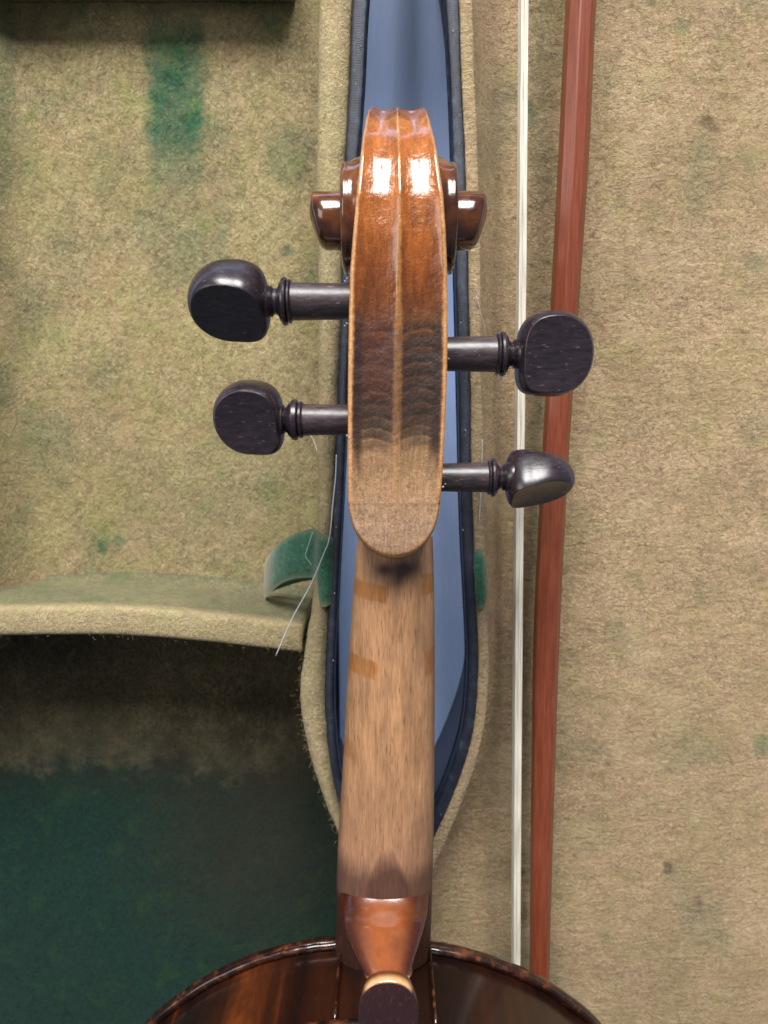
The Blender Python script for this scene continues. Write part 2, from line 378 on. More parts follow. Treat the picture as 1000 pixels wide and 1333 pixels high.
def bridge(name, ca, cb, hgt, z0, mat, parent, n=13, down_a=6.0, down_b=6.0, wobble=0.0, region=None, expo=0.6):
    xa = smooth(Ys, ca); xb = smooth(Ys, cb); rows = []
    if wobble: xa = xa + wob * wobble; xb = xb + np.roll(wob, 37) * wobble
    for k in range(len(Ys)):
        r = [(xa[k], Ys[k], z0 - down_a)]
        for j in range(n):
            t = j / (n - 1); a = math.pi * (1 - t)
            c = math.cos(a); s = abs(math.sin(a)) ** expo
            r.append((xa[k] + (xb[k] - xa[k]) * (c + 1) / 2, Ys[k], z0 + hgt * s + (fbm(Ys[k] / 6., t * 3) - .5) * wobble * 1.2))
        r.append((xb[k], Ys[k], z0 - down_b)); rows.append(r)
    a = np.array(rows)
    col = tint_floor(a[..., 0], a[..., 1], a[..., 2], region) if region else None
    return loft(name, rows, mat, parent, closed=True, cap=True, col=col)

tray = part_empty('tray', case); lid = part_empty('lid', case)
# -- tray rim
def pale_rim(o, amount=0.45):
    at = o.data.color_attributes['tint']; c = np.zeros(len(at.data) * 4); at.data.foreach_get('color', c); c = c.reshape(-1, 4)
    c[:, 0] *= 0.25; c[:, 1] *= 0.3; c[:, 2] = amount; at.data.foreach_set('color', c.ravel())
r = bridge('felt_rim', tray_in, tray_mid, 5.5, ZR - 6.0, M['felt'], tray, 21, 12, 12, 0.55, 'tray', 0.85); pale_rim(r, 0.25)
bridge('binding', tray_mid, tray_out, 1.6, ZR - 1.6, M['binding'], tray, 11, 8, 8, 0.16)
def wall(name, curve, inset, dx, z0, z1, mat, parent, n=8, taper=0.0):
    x = smooth(Ys, curve); rows = []
    for k in range(len(Ys)):
        rows.append([(x[k] + inset + taper * (j / (n - 1)) ** 0.8, Ys[k], z0 - (z0 - z1) * j / (n - 1)) for j in range(n)] + [(x[k] + inset + dx + taper, Ys[k], z1), (x[k] + inset + dx, Ys[k], z0)])
    return loft(name, rows, mat, parent, closed=True, cap=True, auto=40)
wall('shell_side', tray_out, -1.2, -3.0, ZR - 3, 0.4, M['shell'], tray, taper=-6.5)
# welt cord along the bottom of the binding
x = smooth(Ys, tray_out); tube('welt', [(x[k] - 0.7, Ys[k], ZR - 7) for k in range(0, len(Ys), 2)], 1.0, M['binding'], tray, 8)
# -- tray floors
def floor_grid(name, xs, ys, zfun, region, parent):
    X, Y = np.meshgrid(xs, ys); X = np.minimum(X, smooth(Y, tray_in) + 2.0 + 0.002 * X); Z = zfun(X, Y)
    Z = Z + (fbm(X / 22.0, Y / 22.0, 3) - 0.5) * 1.6
    v = np.stack([X, Y, Z], -1).reshape(-1, 3)
    return mesh_obj(name, v, grid_faces(len(ys), len(xs)), M['felt_' + region], parent, tint_floor(X, Y, Z, region).reshape(-1, 3)), (X, Y, Z)
y_part = PZ(200, 792, 50)[1]
XL = PZ(4, 150, ZF_T)[0]
def tray_z(X, Y):
    z = np.full_like(X, ZF_T)
    z = z + np.clip((XL + 10 - X) / 10, 0, 3) ** 2 * 5.0 * (1.0)                 # lining climbs the far left side
    return z
floor_grid('floor_lining', np.arange(XL - 14, -6, 1.4), np.arange(y_part - 4, YT - 2, 1.4), tray_z, 'tray', tray)
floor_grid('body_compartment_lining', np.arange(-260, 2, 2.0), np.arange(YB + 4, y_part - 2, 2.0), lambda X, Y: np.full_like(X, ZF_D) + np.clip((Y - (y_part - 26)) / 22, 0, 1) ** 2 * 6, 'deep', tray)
# left side, outer shell, bottom board
def boxm(name, x0, x1, y0, y1, z0, z1, mat, parent, col=None, bev=0.0):
    bm = bmesh.new(); bmesh.ops.create_cube(bm, size=1)
    for q in bm.verts: q.co = Vector(((x0 + x1) / 2 + q.co.x * (x1 - x0), (y0 + y1) / 2 + q.co.y * (y1 - y0), (z0 + z1) / 2 + q.co.z * (z1 - z0))) * MM
    if bev: bmesh.ops.bevel(bm, geom=list(bm.edges), offset=bev * MM, segments=3, affect='EDGES', profile=0.5)
    me = bpy.data.meshes.new(name); bm.to_mesh(me); bm.free()
    if col is not None:
        at = me.color_attributes.new('tint', 'FLOAT_COLOR', 'POINT'); at.data.foreach_set('color', list((*col, 1.0)) * len(me.vertices))
    return finish(me, name, mat, parent, True, 35)
boxm('side_wall', XL - 22, XL - 12, y_part - 14, YT, 0.4, ZR, M['felt'], tray, (0.1, 0, 0.2), 2.5)
boxm('shoulder_wall', -262, XL - 12.5, y_part - 26, y_part - 15, 0.4, ZR, M['felt'], tray, (0.1, 0, 0.2), 2.5)
boxm('body_side_wall', -272, -262.5, YB, y_part - 15, 0.4, ZR, M['felt'], tray, (0.5, 0, 0.1), 2.5)
boxm('lower_end_wall', -262, -14, YB - 10, YB - 0.5, 0.4, ZR, M['felt'], tray, (0.5, 0, 0.1), 2.5)
boxm('upper_end_wall', XL - 12, -32, YT - 8, YT + 2, 0.4, 40, M['felt'], tray, (0.1, 0, 0.2), 2.5)
boxm('bottom_board', XL - 21, -30, y_part - 10, YT, 0.5, 8, M['shell'], tray); boxm('bottom_board', -270, -20, YB, y_part - 10.5, 0.5, 7, M['shell'], tray)

# -- partitions (a padded board across the tray)
def partition(name, line, ztop, zbot, half, lean_front, parent, region, ends=(0, 0), zb_back=None):
    """line: list of (X,Y); thickness along Y; front = +Y side leans out towards the floor"""
    pts = np.array(catmull(line, 14)); rows = []
    zb_back = zbot if zb_back is None else zb_back
    for k, (px, py) in enumerate(pts):
        w = (fbm(px / 10., 3.) - .5) * 1.2
        sec = [(py + half + lean_front + 4, zbot - 1), (py + half + lean_front, zbot + 1.5)]
        for a in (0.15, 0.3, 0.5, 0.7, 0.85):
            sec.append((py + half + lean_front * (1 - a) ** 1.5, zbot + (ztop - 2 - zbot) * a))
        for a in np.linspace(0, math.pi, 11):
            sec.append((py + math.copysign(abs(math.cos(a)) ** 0.55, math.cos(a)) * half, ztop - 2.2 + 2.2 * math.sin(a) ** 0.7 + w * 0.5))
        for a in (0.25, 0.5, 0.75, 1.0):
            sec.append((py - half + 0.8 * a, ztop - 3 + (zb_back - ztop + 3) * a))
        rows.append([(px, y + w * 0.5, z) for y, z in sec])
    a = np.array(rows); col = tint_floor(a[..., 0], a[..., 1], a[..., 2], region)
    o = loft(name, rows, M['felt'], parent, closed=True, cap=True, col=col); return o
ZP = 62.0
mid = lambda u, va, vb: PZ(u, (va + vb) / 2, ZP)[:2]
o = partition('partition', [(-158, mid(0, 790, 832)[1] - 0.5), mid(-40, 790, 831), mid(60, 789, 830), mid(160, 789, 831), mid(240, 793, 838), mid(320, 801, 847), mid(393, 810, 855)], ZP, ZF_T, 5.2, 0.6, tray, 'tray', zb_back=ZF_D)
pale_rim(o, 0.12)
a = np.array([0.0] * (len(o.data.vertices) * 3)); o.data.vertices.foreach_get('co', a); a = a.reshape(-1, 3) / MM
c = np.zeros((len(a), 4)); c[:, 3] = 1
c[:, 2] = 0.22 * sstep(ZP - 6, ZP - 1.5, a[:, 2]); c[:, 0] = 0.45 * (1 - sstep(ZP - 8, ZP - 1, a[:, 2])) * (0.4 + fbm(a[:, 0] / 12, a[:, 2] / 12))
c[:, 1] = 0.30 * (1 - sstep(ZP - 9, ZP - 2, a[:, 2]))  # darker faces and paler top are shading painted in by height
o.data.color_attributes['tint'].data.foreach_set('color', c.ravel())
yk = PZ(200, 18, ZF_T)[1]
partition('partition', [(XL - 12, yk + 8), (-80, yk + 8.3), (-34, yk + 8)], 36, ZF_T, 5.0, 0.5, tray, 'tray')

# -- lid
r = bridge('felt_rim', lid_mid, lid_in, 1.6, ZR - 2.2, M['felt_lid'], lid, 13, 10, 4, 0.35, 'lid'); pale_rim(r, 0.18)
bridge('binding', lid_out, lid_mid, 1.5, ZR - 1.8, M['binding'], lid, 11, 8, 8, 0.16)
wall('shell_side', lid_out, 1.0, 3.0, ZR - 3, 0.4, M['shell'], lid, taper=6.0)
x = smooth(Ys, lid_out); tube('welt', [(x[k] + 0.6, Ys[k], ZR - 7) for k in range(0, len(Ys), 2)], 1.0, M['binding'], lid, 8)
XR = 200.0
xin = smooth(Ys, lid_in); slope = np.gradient(xin, Ys); cosn = 1 / np.sqrt(1 + slope ** 2)
ncol = 130; t = np.linspace(0, 1, ncol) ** 1.25
Xl = xin[:, None] - 2.2 + (XR - xin[:, None] + 2.2) * t[None, :]; Yl = np.repeat(Ys[:, None], ncol, 1)
dist = (Xl - xin[:, None] + 2.2) * cosn[:, None]
q = np.clip(dist / 19.0, 0, 1); Zl = ZF_L + (ZR - 3.2 - ZF_L) * (1 - np.sin(q * math.pi / 2)) ** 1.25
qr = np.clip((Xl - (XR - 26)) / 26, 0, 1); Zl = Zl + (ZR - 4 - ZF_L) * qr ** 2.5
qt = np.clip((Yl - (YT - 22)) / 22, 0, 1); Zl = np.maximum(Zl, ZF_L + (ZR - 4 - ZF_L) * qt ** 2.2)
Zl = Zl + (fbm(Xl / 24, Yl / 24, 3) - 0.5) * 1.8 * np.clip(dist / 10, 0, 1)
lid_v = np.stack([Xl, Yl, Zl], -1)
mesh_obj('lining', lid_v.reshape(-1, 3), grid_faces(len(Ys), ncol), M['felt_lid'], lid, tint_floor(Xl, Yl, Zl, 'lid').reshape(-1, 3))
boxm('side_wall', XR - 1, XR + 8, YB, YT, 0.4, ZR - 1, M['felt_lid'], lid, (0.1, 0, 0.2), 2.0)
boxm('lid_board', 37, XR - 1.2, YB, YT, 0.5, 9, M['shell'], lid)
boxm('upper_end_wall', 30, XR - 1.2, YT - 1, YT + 8, 0.4, ZR - 1, M['felt_lid'], lid, (0.1, 0, 0.2), 2.0)
boxm('lower_end_wall', 10, XR - 1.2, YB - 9, YB + 1, 0.4, ZR - 1, M['felt_lid'], lid, (0.1, 0, 0.2), 2.0)

# -- green ribbon tab: wraps the tray rim, loops out over the tray and folds down
def ribbon(name, centre, halfw, thick, mat, parent, pale=None, n_across=9):
    """centre: (point, width_vector) list in mm -> thick strip"""
    rows = []; cols = []
    pts = np.array([c[0] for c in centre]); wv = np.array([c[1] for c in centre])
    pts = np.array(catmull(pts, 8)); wv = np.array(catmull(wv, 8))
    tg = np.gradient(pts, axis=0)
    for k in range(len(pts)):
        nrm = np.cross(tg[k], wv[k]); nrm /= np.linalg.norm(nrm) + 1e-9
        top = [pts[k] + wv[k] * s + nrm * thick / 2 * (1 - abs(s) ** 6) for s in np.linspace(-1, 1, n_across)]
        bot = [pts[k] + wv[k] * s - nrm * thick / 2 * (1 - abs(s) ** 6) for s in np.linspace(1, -1, n_across)]
        rows.append([tuple(p) for p in top + bot])
        pv = pale(k / (len(pts) - 1)) if pale else 0.0
        cols.append([(0, 0, pv + (0.35 if abs(s) > 0.9 else 0))  for s in list(np.linspace(-1, 1, n_across)) + list(np.linspace(1, -1, n_across))])
    return loft(name, rows, mat, parent, closed=True, cap=True, col=cols)
A = lambda u, v, z: np.array(PZ(u, v, z))
cen = []
for (ua, va, za), (ub, vb, zb) in (((433,699,ZR-0.6),(431,786,ZR-0.6)), ((426,697,ZR+0.9),(424,790,ZR+0.9)), ((418,694,ZR-0.4),(416,786,ZR-0.6)), ((411,688,ZR-4),(410,756,ZR-6)),
        ((396,690,ZR-6),(394,752,ZR-9)), ((375,699,ZR-9),(371,757,ZR-13)), ((360,710,ZR-14),(356,768,ZR-19)), ((350,722,ZR-22),(347,777,ZR-28)), ((346,728,ZR-30),(345,783,ZR-37))):
    a_, b_ = A(ua, va, za), A(ub, vb, zb); cen.append(((a_ + b_) / 2, (b_ - a_) / 2))
ribbon('ribbon_tab', cen, 0, 1.3, M['green'], tray, lambda s: float(np.clip((s - 0.72) * 3.4, 0, 0.8)))
cen = []
for (ua, va, za), (ub, vb, zb) in (((352,742,ZR-34),(350,772,ZR-38)), ((372,738,ZR-30),(370,764,ZR-34)), ((395,735,ZR-27),(394,757,ZR-31)), ((413,732,ZR-22),(412,755,ZR-26))):
    a_, b_ = A(ua, va, za), A(ub, vb, zb); cen.append(((a_ + b_) / 2, (b_ - a_) / 2))
ribbon('ribbon_fold', cen, 0, 1.2, M['green'], tray)
cen = []
for (ua, va, za), (ub, vb, zb) in (((617,716,ZR-1.2),(620,792,ZR-1.2)), ((621,714,ZR+0.2),(624,794,ZR+0.2)), ((626,716,ZR+0.2),(630,790,ZR+0.2)), ((631,722,ZR-1.5),(633,784,ZR-1.5))):
    a_, b_ = A(ua, va, za), A(ub, vb, zb); cen.append(((a_ + b_) / 2, (b_ - a_) / 2))
ribbon('ribbon_end', cen, 0, 0.9, M['green'], lid)

# -- wool fuzz standing off the linings
def fuzz(name, base, tint, length, rad, lift, parent, kind='tray', bias=None):
    n = len(base); seg = 4
    th = RNG.random(n) * 2 * math.pi if bias is None else bias + RNG.normal(0, 0.6, n)
    L = length * (0.4 + RNG.random(n) * 1.0); cur = RNG.normal(0, 1.1, n)
    p = np.zeros((n, seg, 3))
    for k in range(seg):
        s = k / (seg - 1); ang = th + cur * s
        p[:, k, 0] = base[:, 0] + np.cos(ang) * L * s; p[:, k, 1] = base[:, 1] + np.sin(ang) * L * s
        p[:, k, 2] = base[:, 2] + lift * np.sin(s * math.pi * (0.55 + 0.45 * RNG.random(n))) * (0.3 + RNG.random(n))
    tg = np.gradient(p, axis=1); tg /= np.linalg.norm(tg, axis=2, keepdims=True) + 1e-9
    a = np.cross(tg, np.array([0, 0, 1.0])); a /= np.linalg.norm(a, axis=2, keepdims=True) + 1e-9; b = np.cross(tg, a)
    ring = np.stack([p + (a * math.cos(w) + b * math.sin(w)) * rad for w in (0.5, 2.6, 4.7)], 2)   # n,seg,3,3
    V = ring.reshape(-1, 3) * MM
    i0 = (np.arange(n) * seg * 3)[:, None, None] + (np.arange(seg - 1) * 3)[None, :, None] + np.arange(3)[None, None, :]
    i1 = (np.arange(n) * seg * 3)[:, None, None] + (np.arange(seg - 1) * 3)[None, :, None] + ((np.arange(3) + 1) % 3)[None, None, :]
    Fq = np.stack([i0, i1, i1 + 3, i0 + 3], -1).reshape(-1, 4)
    me = bpy.data.meshes.new(name); me.vertices.add(len(V)); me.vertices.foreach_set('co', V.ravel())
    me.loops.add(Fq.size); me.loops.foreach_set('vertex_index', Fq.ravel())
    me.polygons.add(len(Fq)); me.polygons.foreach_set('loop_start', np.arange(0, Fq.size, 4)); me.polygons.foreach_set('loop_total', np.full(len(Fq), 4))
    me.update(calc_edges=True)
    at = me.color_attributes.new('tint', 'FLOAT_COLOR', 'POINT'); c = np.ones((n, seg * 3, 4)); c[..., :3] = tint[:, None, :]
    at.data.foreach_set('color', c.ravel())
    o = finish(me, name, M['fuzz_' + kind], parent); o['kind'] = 'stuff'; return o
def scatter_grid(o, n):
    a = np.zeros(len(o.data.vertices) * 3); o.data.vertices.foreach_get('co', a); a = a.reshape(-1, 3) / MM
    at = o.data.color_attributes['tint']; c = np.zeros(len(at.data) * 4); at.data.foreach_get('color', c); c = c.reshape(-1, 4)[:, :3]
    u, v = w2p(a[:, 0], a[:, 1], a[:, 2]); ok = np.where((u > -60) & (u < 1060) & (v > -60) & (v < 1400))[0]
    i = RNG.choice(ok, n); b = a[i] + RNG.normal(0, 0.8, (n, 3)) * np.array([1, 1, 0.02]); t = c[i].copy()
    t[:, 2] = np.clip(t[:, 2] + RNG.random(n) * 0.5, 0, 1) * (1 - np.clip(t[:, 0] * 1.2 + t[:, 1], 0, 1)); return b, t
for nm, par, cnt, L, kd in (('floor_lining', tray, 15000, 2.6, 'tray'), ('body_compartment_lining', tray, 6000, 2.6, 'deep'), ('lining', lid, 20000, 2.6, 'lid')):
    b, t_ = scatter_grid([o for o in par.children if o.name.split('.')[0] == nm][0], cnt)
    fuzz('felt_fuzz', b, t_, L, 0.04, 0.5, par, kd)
for par in (tray, lid):
    for o in [o for o in par.children if o.name.split('.')[0] in ('felt_rim', 'partition')]:
        b, t_ = scatter_grid(o, 3500 if o.name.startswith('felt') else 450); fuzz('felt_fuzz', b, t_, 1.2, 0.03, 0.5, par, 'lid' if par is lid else 'tray')

# ------------------------------------------------------------------ violin
vi = empty('violin', PZ(490, 1300, ZR + 3), 'old brown violin lying face down, scroll and bare pegs up, neck worn pale', 'violin')
# -- pegbox and outer turn of the scroll: one fluted strap
edgeL = [(138,483),(141,480),(150,477),(175,472.5),(200,469.5),(250,464.5),(300,460),(350,456),(400,454.5),(450,453.5),(500,453),(560,453),(600,453),(640,453.2)] + [(655 + 73 * math.sin(q), 514 - 60.5 * math.cos(q)) for q in np.linspace(0, math.pi / 2, 24)]
edgeR = [(138,553),(141,555),(150,558.5),(175,565),(200,570),(250,577),(300,580.5),(350,582.5),(400,583),(450,583),(500,582),(560,579.5),(600,577.5),(640,574.5)] + [(655 + 73 * math.sin(q), 514 + 59 * math.cos(q) + 0.02) for q in np.linspace(0, math.pi / 2, 24)]
dep = [(138,210),(140,204.5),(144,200),(150,196.5),(160,193),(175,189.8),(200,187),(225,185.6),(250,185.0),(300,185.3),(350,186.6),(400,188.2),(500,190.5),(600,193.2),(660,195.3),(690,196.8),(705,197.7),(715,198.4),(733,199.8)]
vv = np.concatenate([np.linspace(138.6, 150, 14), np.linspace(151.5, 650, 300), 655 + 72.95 * np.sin(np.linspace(0.0, math.pi / 2, 110))])
NT_ = 61
tt = np.linspace(-1, 1, NT_)
def strap():
    rows = []; cols = []; gl = []
    L = interp(vv, edgeL); R = interp(vv, edgeR); D = interp(vv, dep)
    D = np.convolve(np.pad(D, 4, mode='edge'), np.ones(9) / 9, 'valid'); y = (CV - vv) * D / F
    st = []
    for k in range(len(vv)): st.append((y[k], D[k], ((L[k] + R[k]) / 2 - CU) * D[k] / F, (R[k] - L[k]) / 2 * D[k] / F, vv[k]))
    # on over the top and round the front of the scroll (out of sight)
    h0 = st[0]
    arc = [(h0[0] - 0.2, 212, 8.2, 132), (h0[0] - 2, 217, 8.0, 126), (h0[0] - 6, 222, 7.6, 120), (h0[0] - 12, 226, 7.2, 110), (h0[0] - 20, 228, 6.8, 100), (h0[0] - 29, 227, 6.4, 90), (h0[0] - 36, 223, 6.0, 80)]
    st = [(a, b, h0[2], w, s) for a, b, w, s in arc[::-1]] + st
    ya = np.array([s[0] for s in st]); da = np.array([s[1] for s in st])
    ty, td = np.gradient(ya), np.gradient(da); ln = np.hypot(ty, td) + 1e-9; ty /= ln; td /= ln
    ny, nd = -td, ty                    # pick the side away from the scroll centre / towards the camera
    for k in range(len(st)):
        sgn = 1 if (ny[k] * (ya[k] - 84) + nd[k] * (da[k] - 212)) > 0 else -1
        if st[k][4] > 330: sgn = 1 if nd[k] < 0 else -1
        ny[k] *= sgn; nd[k] *= sgn
    for k, (yy, dd, cx, hw, v) in enumerate(st):
        fl = float(np.interp(v, [80, 330, 430, 560, 700, 722], [1.25, 1.25, 0.85, 0.5, 0.28, 0.0])) * min(1, hw / 8)
        th = float(np.interp(v, [80, 330, 420, 600, 722], [7.0, 7.0, 15.0, 17.0, 9.0]))
        uu = CU + (cx + tt * hw) / dd * F
        eR = np.array([e for e in edgeR if e[0] > 600]); eL = np.array([e for e in edgeL if e[0] > 600])
        vb = np.where(uu > 514, np.interp(uu, eR[::-1, 1], eR[::-1, 0]), np.interp(uu, eL[:, 1], eL[:, 0]))
        lam = np.clip(1 - (vb - v) / 9.0, 0, 1) if v > 655 else np.zeros(NT_)
        prof = []
        for t, lm in zip(tt, lam):
            a = abs(t); f = fl * math.sin(math.pi * min(a / 0.93, 1)) ** 0.85
            if a > 0.93: f += ((a - 0.93) / 0.07) ** 1.5 * 0.55
            if v > 655: f = f * (1 - lm)
            prof.append(f)
        row = [c2w(cx + t * hw, yy - ny[k] * f, dd - nd[k] * f + 2.6 * (1 - math.sqrt(max(0.0, 1 - lm * lm)))) for t, f, lm in zip(tt, prof, lam)]
        side = [(1.0, 0.12), (0.99, 0.3), (0.98, 0.6), (0.97, 1.0), (0.5, 1.0), (0, 1.0), (-0.5, 1.0), (-0.97, 1.0), (-0.98, 0.6), (-0.99, 0.3), (-1.0, 0.12)]
        lo_ = 3.0 if v > 655 else 0.0; lo_ *= float(sstep(655, 700, v))
        row += [c2w(cx + t * hw, yy - ny[k] * (0.6 + th * g) * (1 - lo_ / 3), dd - nd[k] * (0.6 + th * g) + lo_) for t, g in side]
        rows.append(row)
        # --- albedo of the varnish and its wear
        t = np.concatenate([tt, [s[0] for s in side]])
        keys = [80, 150, 230, 300, 350, 395, 425, 470, 540, 566, 590, 640, 690, 722]
        cs = [(116,62,24),(154,88,34),(154,86,30),(140,76,25),(122,63,21),(102,54,20),(88,52,25),(74,44,23),(74,47,28),(102,74,48),(140,106,73),(162,126,92),(170,136,108),(164,130,102)]
        base = np.array([np.interp(v, keys, [c[i] for c in cs]) for i in range(3)])
        px = cx + t * hw; ax = np.abs(t)
        col = np.repeat(base[None, :], len(t), 0)
        n = fbm(px / 1.6 + 40, v / 40.0); n2 = fbm(px / 0.8 + 11, v / 7.0); n3 = fbm(px / 4.0 + 2, v / 60.)
        # uneven front between dark varnish and rubbed wood
        rub = sstep(0.35, 0.65, n3 * 0.6 + 0.4 * n + (v - 572) / 110.0 + 0.02) if v > 480 else np.zeros(len(t))
        dark = sstep(405, 450, v + (n - .5) * 60) * (1 - sstep(545, 590, v + (n3 - .5) * 70))
        # flame crescents in each flute
        amp = sstep(395, 440, v) * (1 - sstep(555, 605, v + (n - .5) * 50))
        dx = (ax - 0.47) / 0.47
        ph = (v - 26 * dx * dx + np.where(t < 0, 0, 9) + (n - .5) * 5 + (n3 - .5) * 18) / np.interp(v, [400, 500, 580], [46, 37, 31])
        saw = ph - np.floor(ph)
        cres = np.where(saw < 0.22, 0.85 * np.sin(saw / 0.22 * math.pi), -sstep(0.22, 0.9, saw) * 0.85)
        flute = 1 - sstep(0.78, 0.92, ax)
        col = col * (1 + 0.40 * np.asarray(amp)[:, None] * (0.45 + 1.1 * n3)[:, None] * (cres * flute)[:, None])
        col = col * (1 - 0.24 * (dark * flute)[:, None] * np.array([1, 1.05, 1.05]))
        warm = (1 - sstep(395, 450, v)) * flute
        col = col * (1 + warm[:, None] * ((n - .5) * 0.45)[:, None] * np.array([1, 1.1, 1.2]))
        # left flute stays redder lower down
        red = sstep(400, 430, v) * (1 - sstep(480, 560, v)) * (t < -0.12) * flute
        col = col * (1 - red[:, None]) + red[:, None] * (0.55 * col + 0.45 * np.array([92, 40, 18]))
        # dark varnish left along the borders
        bd = sstep(0.66, 0.80, ax + (n - .5) * 0.18) * (1 - sstep(0.87, 0.93, ax)) * sstep(390, 450, v) * (1 - sstep(570, 640, v + (n - .5) * 60))
        col = col * (1 - 0.85 * bd[:, None]) + 0.85 * bd[:, None] * np.array([44, 22, 14])
        ink = sstep(0.62, 0.74, n2) * sstep(590, 640, v) * 0.35
        col = col * (1 - ink[:, None]) + ink[:, None] * np.array([96, 74, 66])
        # oval ring of grain low on the right
        rr = np.sqrt(((px - (543 - CU) * 0.205) / 2.9) ** 2 + ((v - 633) / 20.0) ** 2); ring = np.exp(-((rr - 1) / 0.09) ** 2) * 0.5
        col = col * (1 - ring[:, None]) + ring[:, None] * np.array([190, 150, 110])
        # pale worn spine and borders; lit edge of the chin bevel painted in
        sw = float(np.interp(v, [80, 300, 380, 420, 560, 620, 722], [0.028, 0.035, 0.05, 0.085, 0.085, 0.05, 0.03]))
        sp = (1 - sstep(sw * 0.6, sw * 1.5, ax + (n2 - .5) * 0.05)) * float(np.interp(v, [80, 640, 722], [0.9, 0.55, 0.15]))
        col = col * (1 - sp[:, None]) + sp[:, None] * np.array([np.interp(v, [80, 390, 440, 560, 620], q) for q in ([186, 176, 146, 150, 176], [132, 122, 98, 104, 132], [74, 66, 56, 64, 88])])
        ew = float(np.interp(v, [80, 300, 420, 640, 722], [0.05, 0.07, 0.10, 0.07, 0.06]))
        ed = sstep(1 - ew * 1.35, 1 - ew * 0.75, ax + (n2 - .5) * 0.035); ed[:NT_] = np.maximum(ed[:NT_], sstep(0.0, 0.25, lam)); ed[NT_:] = 0.0
        col = col * (1 - ed[:, None]) + ed[:, None] * np.array([196, 140, 86])
        lo = np.concatenate([sstep(0.6, 1.0, lam), np.zeros(len(side))]); col = col * (1 - 0.7 * lo[:, None]) + 0.7 * lo[:, None] * np.array([96, 56, 32])
        col[NT_:] = np.array([104, 56, 28])
        if v > 600: col[NT_:] = np.array([150, 98, 56])
        c = col / 255.0
        cols.append(np.where(c <= 0.04045, c / 12.92, ((np.clip(c, 0, 1) + 0.055) / 1.055) ** 2.4))
        gv = float(np.interp(v, [80, 380, 450, 570, 640, 722], [0.95, 0.95, 0.35, 0.15, 0.22, 0.4])) * np.ones(len(t)); gv[ax > 0.94] *= 0.5
        gl.append(gv)
    o = loft('pegbox', rows, M['strap'], vi, closed=True, cap=True, col=cols)
    at = o.data.color_attributes.new('gloss', 'FLOAT_COLOR', 'POINT')
    g = np.array(gl).ravel(); c = np.ones((len(g), 4)); c[:, 0] = c[:, 1] = c[:, 2] = g; at.data.foreach_set('color', c.ravel())
    return o
pegbox = strap()

# -- scroll: inner turn and the two eyes
def revolve_x(name, prof, yc, dc, mat, parent, n=56, auto=None):
    """prof: (x, r, dy, dd) in mm along the camera x axis"""
    rows = []
    for x, r, dy, dd in prof:
        rows.append([c2w(x, yc + dy + r * math.cos(a), dc + dd + r * math.sin(a)) for a in np.linspace(0, 2 * math.pi, n, endpoint=False)])
    return loft(name, rows, mat, parent, closed=True, cap=True, auto=auto)
dS = 205.0; yS = (CV - 287) * dS / F; xS = (518.5 - CU) * dS / F
scroll = revolve_x('scroll', [(xS - 15.3, 12.4, 0.4, 0), (xS - 15.6, 13.6, 0.3, 0), (xS - 15.3, 14.5, 0.2, 0), (xS - 14.4, 14.9, 0.2, 0), (xS - 13.8, 14.6, 0.1, 0), (xS - 12, 15.2, 0.6, 0), (xS - 8, 16.2, 1.0, 0),
    (xS + 8, 16.2, 1.0, 0), (xS + 12, 15.2, 0.6, 0), (xS + 13.8, 14.6, 0.1, 0), (xS + 14.4, 14.9, 0.2, 0), (xS + 15.3, 14.5, 0.2, 0), (xS + 15.6, 13.6, 0.3, 0), (xS + 15.3, 12.4, 0.4, 0)], yS, dS, M['scroll'], vi, auto=60)
for s in (-1, 1):
    pr = [(13.5, 7.9, 0, 0), (16, 7.9, 0, 0), (20.2, 7.8, 0.0, 0), (21.6, 7.4, 0.3, -0.1), (22.6, 6.6, 1.0, -0.3), (23.3, 5.7, 1.85, -0.6), (23.8, 5.0, 2.4, -0.8), (24.0, 4.5, 2.6, -0.9), (23.6, 4.2, 2.6, -0.9), (23.3, 3.9, 2.5, -0.9), (24.1, 3.6, 2.5, -0.9), (24.5, 2.6, 2.5, -0.9)]
    revolve_x('scroll_eye', [(xS + s * x, r, dy, dd) for x, r, dy, dd in pr], (CV - 288) * dS / F, dS, M['scroll'], scroll, auto=50)
